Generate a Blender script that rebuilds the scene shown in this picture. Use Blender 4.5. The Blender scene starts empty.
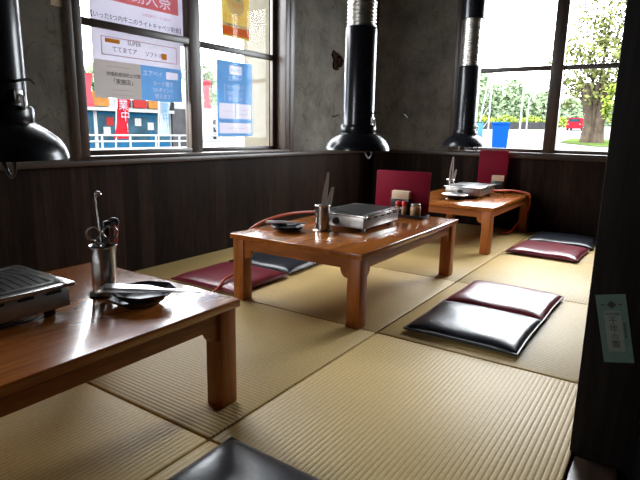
import bpy, bmesh, math, random
from math import pi, sin, cos, radians as RAD
from mathutils import Vector, Matrix
random.seed(7)
scene = bpy.context.scene
COL = scene.collection

# ------------------------------------------------------------------ materials
def _mat(name):
    m = bpy.data.materials.new(name); m.use_nodes = True
    nt = m.node_tree
    return m, nt, nt.nodes['Principled BSDF'], nt.nodes, nt.links
def setp(b, **k):
    names = dict(col='Base Color', rough='Roughness', metal='Metallic', spec='Specular IOR Level', coat='Coat Weight',
                 coat_r='Coat Roughness', ior='IOR', sheen='Sheen Weight', trans='Transmission Weight')
    for a, v in k.items():
        if a == 'col': v = tuple(v) + (1,)
        b.inputs[names[a]].default_value = v
def plain(name, col, rough=.5, var=.0, scale=20, bump=0, bscale=None, **k):
    """principled with a gentle noise variation"""
    m, nt, b, N, L = _mat(name)
    setp(b, col=col, rough=rough, **k)
    tc = N.new('ShaderNodeTexCoord')
    if var:
        n = N.new('ShaderNodeTexNoise'); n.inputs['Scale'].default_value = scale; n.inputs['Detail'].default_value = 6
        L.new(tc.outputs['Object'], n.inputs['Vector'])
        r = N.new('ShaderNodeValToRGB')
        r.color_ramp.elements[0].position = .3; r.color_ramp.elements[1].position = .7
        r.color_ramp.elements[0].color = tuple(max(0, c*(1-var)) for c in col) + (1,)
        r.color_ramp.elements[1].color = tuple(min(1, c*(1+var)) for c in col) + (1,)
        L.new(n.outputs['Fac'], r.inputs['Fac']); L.new(r.outputs['Color'], b.inputs['Base Color'])
    if bump:
        n2 = N.new('ShaderNodeTexNoise'); n2.inputs['Scale'].default_value = bscale or scale*2; n2.inputs['Detail'].default_value = 5
        L.new(tc.outputs['Object'], n2.inputs['Vector'])
        bp = N.new('ShaderNodeBump'); bp.inputs['Strength'].default_value = bump; bp.inputs['Distance'].default_value = .01
        L.new(n2.outputs['Fac'], bp.inputs['Height']); L.new(bp.outputs['Normal'], b.inputs['Normal'])
    return m
def wood(name, c1, c2, axis='Y', rough=.3, coat=0., ring=7., stretch=14., bump=.05, knots=False):
    m, nt, b, N, L = _mat(name)
    setp(b, rough=rough, coat=coat, coat_r=.12)
    tc = N.new('ShaderNodeTexCoord'); mp = N.new('ShaderNodeMapping')
    s = {'X': (1, stretch, stretch), 'Y': (stretch, 1, stretch), 'Z': (stretch, stretch, 1)}[axis]
    mp.inputs['Scale'].default_value = s
    L.new(tc.outputs['Object'], mp.inputs['Vector'])
    n = N.new('ShaderNodeTexNoise'); n.inputs['Scale'].default_value = ring*.35; n.inputs['Detail'].default_value = 8; n.inputs['Roughness'].default_value = .62; n.inputs['Distortion'].default_value = .6
    L.new(mp.outputs['Vector'], n.inputs['Vector'])
    n3 = N.new('ShaderNodeTexNoise'); n3.inputs['Scale'].default_value = ring*1.7; n3.inputs['Detail'].default_value = 4
    L.new(mp.outputs['Vector'], n3.inputs['Vector'])
    mx = N.new('ShaderNodeMath'); mx.operation = 'MULTIPLY_ADD'; mx.inputs[1].default_value = .35; 
    L.new(n3.outputs['Fac'], mx.inputs[0]); L.new(n.outputs['Fac'], mx.inputs[2])
    r = N.new('ShaderNodeValToRGB')
    r.color_ramp.elements[0].position = .48; r.color_ramp.elements[1].position = .86
    r.color_ramp.elements[0].color = tuple(c2) + (1,); r.color_ramp.elements[1].color = tuple(c1) + (1,)
    L.new(mx.outputs[0], r.inputs['Fac'])
    out = r.outputs['Color']
    if knots:
        v = N.new('ShaderNodeTexVoronoi'); v.inputs['Scale'].default_value = 3.3
        mk = N.new('ShaderNodeMapping'); mk.inputs['Scale'].default_value = {'X': (.5, 1, 1), 'Y': (1, .5, 1), 'Z': (1, 1, .5)}[axis]
        L.new(tc.outputs['Object'], mk.inputs['Vector']); L.new(mk.outputs['Vector'], v.inputs['Vector'])
        r2 = N.new('ShaderNodeValToRGB'); r2.color_ramp.elements[0].position = .03; r2.color_ramp.elements[1].position = .075
        r2.color_ramp.elements[0].color = (.35, .25, .2, 1); r2.color_ramp.elements[1].color = (1, 1, 1, 1)
        L.new(v.outputs['Distance'], r2.inputs['Fac'])
        mm = N.new('ShaderNodeMix'); mm.data_type = 'RGBA'; mm.blend_type = 'MULTIPLY'; mm.inputs['Factor'].default_value = 1
        L.new(out, mm.inputs['A']); L.new(r2.outputs['Color'], mm.inputs['B']); out = mm.outputs['Result']
    L.new(out, b.inputs['Base Color'])
    bp = N.new('ShaderNodeBump'); bp.inputs['Strength'].default_value = bump; bp.inputs['Distance'].default_value = .004
    L.new(mx.outputs[0], bp.inputs['Height']); L.new(bp.outputs['Normal'], b.inputs['Normal'])
    return m
def tatami(name, axis):
    """woven rush: ribs that run along `axis`, 15 mm apart, with fine weave across"""
    m, nt, b, N, L = _mat(name)
    setp(b, rough=.5, spec=.3)
    tc = N.new('ShaderNodeTexCoord'); sx = N.new('ShaderNodeSeparateXYZ'); L.new(tc.outputs['Object'], sx.inputs[0])
    across = sx.outputs['Y' if axis == 'X' else 'X']; along = sx.outputs[axis]
    def math_(op, a, v=None, c=None):
        n = N.new('ShaderNodeMath'); n.operation = op
        if hasattr(a, 'links'): L.new(a, n.inputs[0])
        else: n.inputs[0].default_value = a
        if v is not None:
            if hasattr(v, 'links'): L.new(v, n.inputs[1])
            else: n.inputs[1].default_value = v
        return n.outputs[0]
    ph = math_('MULTIPLY', across, pi/.0155)
    sn = math_('ABSOLUTE', math_('SINE', ph))
    rib = math_('POWER', sn, .5)
    wv = math_('SINE', math_('MULTIPLY', along, 2*pi/.012))
    cell = N.new('ShaderNodeTexNoise'); cell.inputs['Scale'].default_value = 1
    mp = N.new('ShaderNodeMapping'); mp.inputs['Scale'].default_value = (70, 130, 1) if axis == 'X' else (130, 70, 1)
    L.new(tc.outputs['Object'], mp.inputs['Vector']); L.new(mp.outputs['Vector'], cell.inputs['Vector']); cell.inputs['Detail'].default_value = 4
    big = N.new('ShaderNodeTexNoise'); big.inputs['Scale'].default_value = 2.2; L.new(tc.outputs['Object'], big.inputs['Vector'])
    f = math_('ADD', math_('MULTIPLY', cell.outputs['Fac'], .7), math_('MULTIPLY', big.outputs['Fac'], .4))
    r = N.new('ShaderNodeValToRGB'); r.color_ramp.elements[0].position = .3; r.color_ramp.elements[1].position = .8
    r.color_ramp.elements[0].color = (.50, .345, .125, 1); r.color_ramp.elements[1].color = (.70, .51, .215, 1)
    L.new(f, r.inputs['Fac'])
    g = N.new('ShaderNodeValToRGB'); g.color_ramp.elements[0].position = .0; g.color_ramp.elements[1].position = .58
    g.color_ramp.elements[0].color = (.27, .23, .17, 1); g.color_ramp.elements[1].color = (1, 1, 1, 1)
    L.new(rib, g.inputs['Fac'])
    mm = N.new('ShaderNodeMix'); mm.data_type = 'RGBA'; mm.blend_type = 'MULTIPLY'; mm.inputs['Factor'].default_value = 1
    L.new(r.outputs['Color'], mm.inputs['A']); L.new(g.outputs['Color'], mm.inputs['B'])
    L.new(mm.outputs['Result'], b.inputs['Base Color'])
    h = rib
    bp = N.new('ShaderNodeBump'); bp.inputs['Strength'].default_value = .42; bp.inputs['Distance'].default_value = .003
    L.new(h, bp.inputs['Height']); L.new(bp.outputs['Normal'], b.inputs['Normal'])
    return m
def paper(name, col, transl=.75):
    m = bpy.data.materials.new(name); m.use_nodes = True
    N, L = m.node_tree.nodes, m.node_tree.links
    N.remove(N['Principled BSDF'])
    d = N.new('ShaderNodeBsdfDiffuse'); t = N.new('ShaderNodeBsdfTranslucent'); mx = N.new('ShaderNodeMixShader')
    n = N.new('ShaderNodeTexNoise'); n.inputs['Scale'].default_value = 30
    tc = N.new('ShaderNodeTexCoord'); L.new(tc.outputs['Object'], n.inputs['Vector'])
    r = N.new('ShaderNodeValToRGB')
    r.color_ramp.elements[0].color = tuple(c*.95 for c in col)+(1,); r.color_ramp.elements[1].color = tuple(col)+(1,)
    L.new(n.outputs['Fac'], r.inputs['Fac'])
    L.new(r.outputs['Color'], d.inputs['Color']); L.new(r.outputs['Color'], t.inputs['Color'])
    mx.inputs['Fac'].default_value = transl
    L.new(d.outputs[0], mx.inputs[1]); L.new(t.outputs[0], mx.inputs[2]); L.new(mx.outputs[0], N['Material Output'].inputs['Surface'])
    return m
def glass_mat(name, tint=(.97, .98, .98)):
    m = bpy.data.materials.new(name); m.use_nodes = True
    N, L = m.node_tree.nodes, m.node_tree.links
    N.remove(N['Principled BSDF'])
    t = N.new('ShaderNodeBsdfTransparent'); t.inputs['Color'].default_value = tint+(1,)
    g = N.new('ShaderNodeBsdfGlossy'); g.inputs['Roughness'].default_value = .02
    lw = N.new('ShaderNodeLayerWeight'); lw.inputs['Blend'].default_value = .12
    fr = N.new('ShaderNodeMath'); fr.operation = 'MULTIPLY'; fr.inputs[1].default_value = .09; L.new(lw.outputs['Facing'], fr.inputs[0])
    mx = N.new('ShaderNodeMixShader'); L.new(fr.outputs[0], mx.inputs['Fac'])
    L.new(t.outputs[0], mx.inputs[1]); L.new(g.outputs[0], mx.inputs[2]); L.new(mx.outputs[0], N['Material Output'].inputs['Surface'])
    return m
def planks(name, c1, c2, axis, width=.105, rough=.5):
    """dark stained vertical boards; axis = horizontal axis across boards"""
    m = wood(name, c1, c2, 'Z', rough=rough, ring=9, stretch=9, bump=.08)
    m.node_tree.nodes['Principled BSDF'].inputs['Specular IOR Level'].default_value = .05
    N, L = m.node_tree.nodes, m.node_tree.links; b = N['Principled BSDF']
    tc = N.new('ShaderNodeTexCoord'); sx = N.new('ShaderNodeSeparateXYZ'); L.new(tc.outputs['Object'], sx.inputs[0])
    d = N.new('ShaderNodeMath'); d.operation = 'DIVIDE'; d.inputs[1].default_value = width; L.new(sx.outputs[axis], d.inputs[0])
    fr = N.new('ShaderNodeMath'); fr.operation = 'FRACT'; L.new(d.outputs[0], fr.inputs[0])
    fl = N.new('ShaderNodeMath'); fl.operation = 'FLOOR'; L.new(d.outputs[0], fl.inputs[0])
    wn = N.new('ShaderNodeTexWhiteNoise'); wn.noise_dimensions = '1D'; L.new(fl.outputs[0], wn.inputs['W'])
    rm = N.new('ShaderNodeMapRange'); rm.inputs['To Min'].default_value = .6; rm.inputs['To Max'].default_value = 1.35; L.new(wn.outputs['Value'], rm.inputs['Value'])
    gr = N.new('ShaderNodeValToRGB'); gr.color_ramp.elements[0].position = .0; gr.color_ramp.elements[0].color = (.2, .2, .2, 1)
    gr.color_ramp.elements[1].position = .035; gr.color_ramp.elements[1].color = (1, 1, 1, 1); L.new(fr.outputs[0], gr.inputs['Fac'])
    src = b.inputs['Base Color'].links[0].from_socket
    m1 = N.new('ShaderNodeMix'); m1.data_type = 'RGBA'; m1.blend_type = 'MULTIPLY'; m1.inputs['Factor'].default_value = 1
    L.new(src, m1.inputs['A']); L.new(gr.outputs['Color'], m1.inputs['B'])
    m2 = N.new('ShaderNodeMix'); m2.data_type = 'RGBA'; m2.blend_type = 'MULTIPLY'; m2.inputs['Factor'].default_value = 1
    L.new(m1.outputs['Result'], m2.inputs['A']); L.new(rm.outputs[0], m2.inputs['B'])
    L.new(m2.outputs['Result'], b.inputs['Base Color'])
    return m
def plaster_mat(name):
    m, nt, b, N, L = _mat(name)
    setp(b, rough=.85, spec=.25)
    tc = N.new('ShaderNodeTexCoord')
    n = N.new('ShaderNodeTexNoise'); n.inputs['Scale'].default_value = 3.5; n.inputs['Detail'].default_value = 9; n.inputs['Roughness'].default_value = .65
    L.new(tc.outputs['Object'], n.inputs['Vector'])
    r = N.new('ShaderNodeValToRGB'); e = r.color_ramp.elements
    e[0].position = .3; e[0].color = (.072, .064, .053, 1); e[1].position = .72; e[1].color = (.19, .172, .145, 1)
    L.new(n.outputs['Fac'], r.inputs['Fac'])
    mp = N.new('ShaderNodeMapping'); mp.inputs['Scale'].default_value = (1.3, 1.3, .8); L.new(tc.outputs['Object'], mp.inputs['Vector'])
    n2 = N.new('ShaderNodeTexNoise'); n2.inputs['Scale'].default_value = 4; n2.inputs['Detail'].default_value = 7; n2.inputs['Distortion'].default_value = 1.4
    L.new(mp.outputs['Vector'], n2.inputs['Vector'])
    r2 = N.new('ShaderNodeValToRGB'); e = r2.color_ramp.elements
    e[0].position = .485; e[0].color = (1, 1, 1, 1); e[1].position = .515; e[1].color = (1, 1, 1, 1)
    k = e.new(.5); k.color = (.62, .6, .58, 1); L.new(n2.outputs['Fac'], r2.inputs['Fac'])
    mm = N.new('ShaderNodeMix'); mm.data_type = 'RGBA'; mm.blend_type = 'MULTIPLY'; mm.inputs['Factor'].default_value = 1
    L.new(r.outputs['Color'], mm.inputs['A']); L.new(r2.outputs['Color'], mm.inputs['B'])
    L.new(mm.outputs['Result'], b.inputs['Base Color'])
    bp = N.new('ShaderNodeBump'); bp.inputs['Strength'].default_value = .35; bp.inputs['Distance'].default_value = .012
    L.new(n.outputs['Fac'], bp.inputs['Height']); L.new(bp.outputs['Normal'], b.inputs['Normal'])
    return m

M = {}
M['tat_x'] = tatami('tatami ribs x', 'X'); M['tat_y'] = tatami('tatami ribs y', 'Y')
M['underlay'] = plain('floor underlay', (.03, .022, .015), .9, .2)
M['table_y'] = wood('varnished pine', (.46, .142, .022), (.21, .056, .009), 'Y', rough=.2, coat=.6, ring=7, stretch=11, bump=.015, knots=True)
M['table_s'] = wood('pine side', (.46, .142, .022), (.21, .056, .009), 'Y', rough=.45, ring=7, stretch=11, bump=.04)
M['table_x'] = wood('varnished pine across', (.46, .142, .022), (.21, .056, .009), 'X', rough=.45, coat=0, ring=7, stretch=11, bump=.04)
M['table_z'] = wood('varnished pine upright', (.46, .142, .022), (.23, .062, .010), 'Z', rough=.45, coat=0, ring=7, stretch=11, bump=.04, knots=True)
M['board_y'] = planks('stained boards left wall', (.029, .0165, .0115), (.011, .0068, .005), 'Y')
M['board_x'] = planks('stained boards back wall', (.029, .0165, .0115), (.011, .0068, .005), 'X')
M['trim_y'] = wood('dark trim y', (.06, .034, .022), (.024, .014, .009), 'Y', rough=.36)
M['trim_x'] = wood('dark trim x', (.06, .034, .022), (.024, .014, .009), 'X', rough=.36)
M['trim_z'] = wood('dark trim z', (.06, .034, .022), (.024, .014, .009), 'Z', rough=.4)
M['pillar'] = wood('blackened pillar wood', (.016, .012, .01), (.006, .005, .0045), 'Z', rough=.6)
M['pillar'].node_tree.nodes['Principled BSDF'].inputs['Specular IOR Level'].default_value = .1
M['plaster'] = plaster_mat('grey mortar plaster')
M['ceiling'] = plain('dark ceiling board', (.06, .045, .035), .8, .3, 6)
M['outer'] = plain('cream outside render', (.105, .094, .072), .9, .08, 12)
M['glass'] = glass_mat('window glass')
M['steel'] = plain('brushed stainless', (.62, .61, .59), .24, .08, 60, metal=1.0)
M['steel_dull'] = plain('dull stainless', (.42, .40, .37), .36, .12, 40, metal=1.0)
M['flex'] = plain('aluminium flexible duct', (.62, .59, .54), .35, .15, 30, metal=1.0)
M['enamel'] = plain('black enamel', (.008, .009, .012), .25, .2, 15, coat=.1, spec=.32)
M['iron'] = plain('black cast iron', (.018, .017, .016), .38, .3, 50, bump=.15, bscale=220)
M['slot'] = plain('black opening', (.004, .004, .004), .8)
M['plastic'] = plain('black plastic', (.012, .012, .013), .3)
M['dish'] = plain('black glazed dish', (.007, .007, .009), .3, spec=.3)
M['red_leather'] = plain('wine red leatherette', (.175, .013, .026), .3, .12, 9, bump=.12, bscale=22, spec=.6)
M['black_leather'] = plain('navy black leatherette', (.012, .015, .023), .29, .15, 9, bump=.12, bscale=22, spec=.6)
M['red_pipe'] = plain('wine red piping', (.13, .012, .022), .4)
M['black_pipe'] = plain('black piping', (.01, .012, .016), .4)
M['menu'] = plain('crimson menu cover', (.175, .004, .018), .6, .1, 8, spec=.1)
M['page'] = plain('menu page edge', (.5, .32, .3), .7)
M['cream'] = plain('cream paper', (.62, .47, .33), .8, .06, 25)
M['red_cap'] = plain('red plastic cap', (.55, .02, .02), .35)
M['brown_liquid'] = plain('seasoning in a jar', (.33, .2, .1), .35, .3, 60)
M['jar'] = plain('clear jar', (.75, .7, .6), .12, trans=.6)
M['hose'] = plain('orange rubber hose', (.48, .075, .02), .42)
M['red_grip'] = plain('red rubber grip', (.36, .025, .018), .45)
M['tin'] = plain('pale metal', (.78, .76, .78), .3, metal=.75)
M['dull_tin'] = plain('dull pale metal', (.50, .46, .42), .35, metal=.35)
M['sticker'] = plain('faded green label', (.072, .125, .10), .6, .12, 40)
M['sticker_pale'] = plain('pale label panel', (.145, .17, .14), .6, .1, 40)
M['ink'] = plain('black ink', (.012, .012, .012), .6)
M['tag'] = plain('aged paper tag', (.46, .38, .26), .8, .1, 50)
M['stain'] = plain('rusty stain', (.020, .009, .006), .95, .5, 40, spec=.05)
# posters
M['p_white'] = paper('white poster paper', (.86, .84, .90), .19); M['p_red'] = paper('red print', (.9, .27, .25)); M['p_grey'] = paper('grey flyer paper', (.72, .68, .67), .16)
M['p_blue'] = paper('blue print', (.27, .60, .90)); M['p_orange'] = paper('yellow print', (.86, .74, .32), .18); M['p_ored'] = paper('orange red print', (.92, .45, .2))
M['p_pink'] = paper('pink print', (.8, .35, .45)); M['p_ink'] = paper('dark print', (.06, .055, .07), .3); M['p_pale'] = paper('pale print', (.88, .84, .80), .6); M['p_gold'] = paper('gold print', (.85, .5, .12))
# outside
M['shop_wall'] = plain('white shop wall', (0.093, 0.093, 0.093), .8, .05); M['shop_blue'] = plain('blue shop front', (0.005, 0.025, 0.049), .5, .1, 4)
M['shop_glass'] = plain('dark shop window', (0.009, 0.019, 0.026), .2, .4, 2); M['shop_grey'] = plain('grey shop door', (0.019, 0.019, 0.020), .5, .2, 4)
M['cloth_red'] = plain('red banner cloth', (0.103, 0.005, 0.008), .8, .1, 5); M['cloth_pink'] = plain('pink banner cloth', (0.103, 0.017, 0.022), .8, .1, 5)
M['cloth_white'] = plain('white banner cloth', (0.084, 0.093, 0.103), .8, .05, 5); M['cloth_blue'] = plain('pale blue cloth', (0.019, 0.056, 0.093), .8)
M['sign_orange'] = plain('orange sign', (0.084, 0.037, 0.011), .6, .2, 3); M['sign_red'] = plain('red sign', (0.074, 0.008, 0.008), .6); M['sign_dark'] = plain('dark sign', (0.008, 0.008, 0.009), .6)
M['rail'] = plain('pale grey rail', (0.120, 0.127, 0.130), .5); M['concrete'] = plain('pale concrete', (0.101, 0.099, 0.095), .9, .08, 3)
M['ground'] = plain('pale verge', (0.088, 0.095, 0.071), .95, .15, .6); M['road'] = plain('pale asphalt', (0.095, 0.092, 0.092), .9, .06, .8)
M['grass'] = plain('grass verge', (0.034, 0.050, 0.014), .95, .3, .9)
M['bin'] = plain('bright blue plastic', (0.002, 0.020, 0.103), .4); M['pale_blue'] = plain('pale blue panel', (0.022, 0.061, 0.084), .5)
M['car_red'] = plain('red car paint', (.10, .006, .010), .5, spec=.05); M['tyre'] = plain('tyre rubber', (0.002, 0.002, 0.002), .8)
M['pole'] = plain('weathered pole', (0.146, 0.151, 0.146), .7)
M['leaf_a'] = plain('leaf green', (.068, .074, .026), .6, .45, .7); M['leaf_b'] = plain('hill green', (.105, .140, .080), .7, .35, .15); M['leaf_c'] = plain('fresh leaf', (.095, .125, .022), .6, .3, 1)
M['bark'] = plain('pale bark', (0.039, 0.030, 0.022), .9, .4, 2.5, bump=.5, bscale=6)

for k_ in ('shop_wall', 'shop_blue', 'shop_glass', 'shop_grey', 'cloth_red', 'cloth_pink', 'cloth_white', 'cloth_blue', 'sign_orange', 'sign_red', 'sign_dark', 'rail', 'concrete',
           'ground', 'road', 'grass', 'bin', 'pale_blue', 'pole', 'leaf_a', 'leaf_b', 'leaf_c', 'bark', 'outer', 'car_red'):
    M[k_].node_tree.nodes['Principled BSDF'].inputs['Specular IOR Level'].default_value = 0

# ------------------------------------------------------------------ geometry helpers
class MB:
    def __init__(s): s.bm = bmesh.new()
    def add(s, verts, faces, mi=0):
        vs = [s.bm.verts.new(v) for v in verts]
        for f in faces:
            try:
                fc = s.bm.faces.new([vs[i] for i in f]); fc.material_index = mi
            except ValueError: pass
        return s
    def box(s, x0, x1, y0, y1, z0, z1, bev=0., mi=0, seg=2, mat=None):
        t = bmesh.new(); bmesh.ops.create_cube(t, size=1)
        for v in t.verts: v.co = Vector((x0+(x1-x0)*(v.co.x+.5), y0+(y1-y0)*(v.co.y+.5), z0+(z1-z0)*(v.co.z+.5)))
        if bev: bmesh.ops.bevel(t, geom=t.edges[:], offset=bev, segments=seg, affect='EDGES', profile=.5)
        if mat is not None: bmesh.ops.transform(t, matrix=mat, verts=t.verts)
        return s.merge(t, mi)
    def merge(s, t, mi=0):
        t.verts.index_update()
        vs = [s.bm.verts.new(v.co) for v in t.verts]
        for f in t.faces:
            fc = s.bm.faces.new([vs[v.index] for v in f.verts]); fc.material_index = mi
        t.free(); return s
    def tube(s, pts, r, seg=10, cap=True, mi=0):
        pts = [Vector(p) for p in pts]; n = len(pts)
        rs = r if isinstance(r, (list, tuple)) else [r]*n
        rings = []; up = None
        for i, p in enumerate(pts):
            d = (pts[min(i+1, n-1)]-pts[max(i-1, 0)]).normalized()
            if up is None:
                up = Vector((0, 0, 1)) if abs(d.z) < .9 else Vector((1, 0, 0))
            a = d.cross(up)
            if a.length < 1e-6: a = d.orthogonal()
            a.normalize(); b = a.cross(d).normalized(); up = b
            rings.append([s.bm.verts.new(p + rs[i]*(cos(2*pi*k/seg)*a+sin(2*pi*k/seg)*b)) for k in range(seg)])
        for i in range(n-1):
            for k in range(seg):
                f = s.bm.faces.new((rings[i][k], rings[i][(k+1) % seg], rings[i+1][(k+1) % seg], rings[i+1][k])); f.material_index = mi
        if cap:
            for rg in (rings[0][::-1], rings[-1]):
                f = s.bm.faces.new(rg); f.material_index = mi
        return s
    def ring(s, c, n, R, r, seg=20, ts=8, mi=0):
        c = Vector(c); n = Vector(n).normalized(); a = n.orthogonal().normalized(); b = n.cross(a)
        rg = []
        for i in range(seg):
            t = 2*pi*i/seg; d = cos(t)*a+sin(t)*b
            rg.append([s.bm.verts.new(c+d*(R+r*cos(2*pi*k/ts))+n*r*sin(2*pi*k/ts)) for k in range(ts)])
        for i in range(seg):
            for k in range(ts):
                s.bm.faces.new((rg[i][k], rg[(i+1) % seg][k], rg[(i+1) % seg][(k+1) % ts], rg[i][(k+1) % ts])).material_index = mi
        return s
    def lathe(s, prof, seg=40, c=(0, 0), mi=0):
        """prof = [(r,z)...]; r==0 closes"""
        rings = []
        for r, z in prof:
            if r < 1e-6: rings.append([s.bm.verts.new((c[0], c[1], z))])
            else: rings.append([s.bm.verts.new((c[0]+r*cos(2*pi*k/seg), c[1]+r*sin(2*pi*k/seg), z)) for k in range(seg)])
        for A, B in zip(rings, rings[1:]):
            for k in range(seg):
                k2 = (k+1) % seg
                if len(A) == 1 and len(B) == 1: continue
                if len(A) == 1: f = (A[0], B[k2], B[k])
                elif len(B) == 1: f = (A[k], A[k2], B[0])
                else: f = (A[k], A[k2], B[k2], B[k])
                s.bm.faces.new(f).material_index = mi
        return s
    def prism(s, poly, y0, y1, axis='Y', mi=0):
        """poly of (u,z); extruded along axis from y0 to y1"""
        def P(u, z, t): return (u, t, z) if axis == 'Y' else ((t, u, z) if axis == 'X' else (u, z, t))
        a = [s.bm.verts.new(P(u, z, y0)) for u, z in poly]; b = [s.bm.verts.new(P(u, z, y1)) for u, z in poly]
        s.bm.faces.new(a).material_index = mi; s.bm.faces.new(b[::-1]).material_index = mi
        n = len(poly)
        for i in range(n): s.bm.faces.new((a[i], b[i], b[(i+1) % n], a[(i+1) % n])).material_index = mi
        return s
    def build(s, name, mat, parent=None, smooth=True, loc=None):
        bmesh.ops.recalc_face_normals(s.bm, faces=s.bm.faces[:])
        me = bpy.data.meshes.new(name); s.bm.to_mesh(me); s.bm.free()
        for m in (mat if isinstance(mat, (list, tuple)) else [mat]): me.materials.append(m)
        if smooth:
            for p in me.polygons: p.use_smooth = True
            me.set_sharp_from_angle(angle=RAD(38))
        o = bpy.data.objects.new(name, me); COL.objects.link(o)
        if parent: o.parent = parent
        if loc: o.location = loc
        return o
def tag(o, label=None, cat=None, group=None, kind=None):
    if label: o['label'] = label
    if cat: o['category'] = cat
    if group: o['group'] = group
    if kind: o['kind'] = kind
    return o
def thing(name, label, cat, loc=(0, 0, 0), rz=0., group=None):
    o = bpy.data.objects.new(name, None); o.empty_display_size = .1; COL.objects.link(o)
    o.location = loc; o.rotation_euler = (0, 0, rz)
    return tag(o, label, cat, group)
def copy_tree(o, parent=None):
    c = o.copy(); COL.objects.link(c)
    if parent: c.parent = parent
    for ch in list(o.children): copy_tree(ch, c)
    return c
def structure(o): o['kind'] = 'structure'; return o
def smooth_path(pts, n=8):
    P = [Vector(p) for p in pts]; P = [2*P[0]-P[1]]+P+[2*P[-1]-P[-2]]; out = []
    for i in range(1, len(P)-2):
        for k in range(n):
            t = k/n; a, b, c, d = P[i-1:i+3]
            out.append(.5*((2*b)+(c-a)*t+(2*a-5*b+4*c-d)*t*t+(3*b-a-3*c+d)*t**3))
    out.append(P[-2]); return out
def text_mesh(name, body, size, mat, parent, origin, right, up, depth=.0, spacing=1., align='CENTER', lines=1.0):
    cu = bpy.data.curves.new(name, 'FONT'); cu.body = body; cu.size = size; cu.align_x = align; cu.align_y = 'CENTER'
    cu.space_character = spacing; cu.space_line = lines; cu.resolution_u = 2; cu.extrude = depth
    t = bpy.data.objects.new(name, cu); COL.objects.link(t)
    dg = bpy.context.evaluated_depsgraph_get(); dg.update()
    me = bpy.data.meshes.new_from_object(t.evaluated_get(dg)); me.name = name
    bpy.data.objects.remove(t); bpy.data.curves.remove(cu)
    r, u = Vector(right).normalized(), Vector(up).normalized(); n = r.cross(u)
    R = Matrix((r, u, n)).transposed().to_4x4(); R.translation = Vector(origin)
    me.transform(R); me.materials.clear(); me.materials.append(mat)
    o = bpy.data.objects.new(name, me); COL.objects.link(o); o.parent = parent
    return o

# ------------------------------------------------------------------ the room
XW, YW, ZC = -2.63, 4.90, 2.42          # left wall face, back wall face, ceiling
PITCH = .989
fb = MB()
xs = [XW, -1.978, -.989, -.138]; ys = [-2.0, -1.035, -.046, .943, 1.932, 2.921, 3.91, YW]
for i in range(3):
    for j in range(len(ys)-1):
        g = .0035
        par = (i+j) % 2
        mi = {(0, 0): 0}.get((i, j), par)
        # column 1 (x -1.98..-.99) row 3 (y .94..1.93) runs along X, its right neighbour along Y
        mi = 0 if (i + j) % 2 == 0 else 1
        if (i, j) == (2, 2): mi = 1
        fb.box(xs[i]+g, xs[i+1]-g, ys[j]+g, ys[j+1]-g, -.055, 0, bev=.006, mi=mi)
fb.box(XW, -.138, -2.0, YW, -.07, -.03, mi=2)
floor = structure(fb.build('floor', [M['tat_x'], M['tat_y'], M['underlay']]))
structure(MB().box(-.138, 3.0, -2.0, YW, -.40, -.35).build('floor_aisle', M['underlay']))
structure(MB().box(-.136, -.03, -2.0, 1.47, -.35, -.004, bev=.006).build('trim_1', M['trim_y']))      # wooden sill along the mats
structure(MB().box(-.136, -.03, 1.61, YW, -.35, -.004, bev=.006).build('trim_2', M['trim_y']))
structure(MB().box(XW-.32, 3.1, -2.1, YW+.32, ZC, ZC+.1).build('ceiling', M['ceiling']))

TH = .27                                # wall thickness
CAPZ = .655
def wall(name, axis, face, a0, a1, holes, board):
    """axis 'Y': wall runs along Y at x=face, body towards -x ; axis 'X': runs along X at y=face, body towards +y"""
    mb = MB()
    zs = sorted({-.4, ZC, .66} | {z for h in holes for z in h[2:]}); ts = sorted({a0, a1} | {t for h in holes for t in h[:2]})
    for t0, t1 in zip(ts, ts[1:]):
        for z0, z1 in zip(zs, zs[1:]):
            tm, zm = (t0+t1)/2, (z0+z1)/2
            if any(h[0] < tm < h[1] and h[2] < zm < h[3] for h in holes): continue
            mi = 0 if zm < .66 else 1
            for k, (d0, d1) in enumerate(((0, .10), (.10, TH))):
                m_ = mi if k == 0 else 2
                if axis == 'Y': mb.box(face-d1, face-d0, t0, t1, z0, z1, mi=m_)
                else: mb.box(t0, t1, face+d0, face+d1, z0, z1, mi=m_)
    if name == 'wall_left': mb.box(XW-.40, XW-.135, 3.372, 3.62, -.4, ZC, mi=2)      # thick cream return outside the frame
    return structure(mb.build(name, [board, M['plaster'], M['outer']], smooth=False))
WZ0, WZ1 = .67, 2.28
wall('wall_left', 'Y', XW, -2.0, YW+TH, [(1.62, 3.47, WZ0, WZ1)], M['board_y'])
wall('wall_back', 'X', YW, XW, 3.0, [(-1.81, -.04, WZ0, WZ1)], M['board_x'])
wq = MB(); wq.box(XW-TH, -2.3, -2.1, -2.0, -.4, ZC); wq.box(-1.7, 3.1, -2.1, -2.0, -.4, ZC); wq.box(-2.3, -1.7, -2.1, -2.0, -.4, .8); wq.box(-2.3, -1.7, -2.1, -2.0, 1.9, ZC)
structure(wq.build('wall_rear', M['board_x']))
wr = MB(); wr.box(3.0, 3.1, -2, YW+.3, -.4, ZC)
structure(wr.build('wall_right', M['board_y']))
# cap rail on top of the boarding
structure(MB().box(XW-.005, XW+.028, -2.0, YW, CAPZ-.018, CAPZ+.012, bev=.004).build('trim_3', M['trim_y']))
structure(MB().box(XW+.028, -.2, YW-.028, YW+.005, CAPZ-.018, CAPZ+.012, bev=.004).build('trim_4', M['trim_x']))

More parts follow.
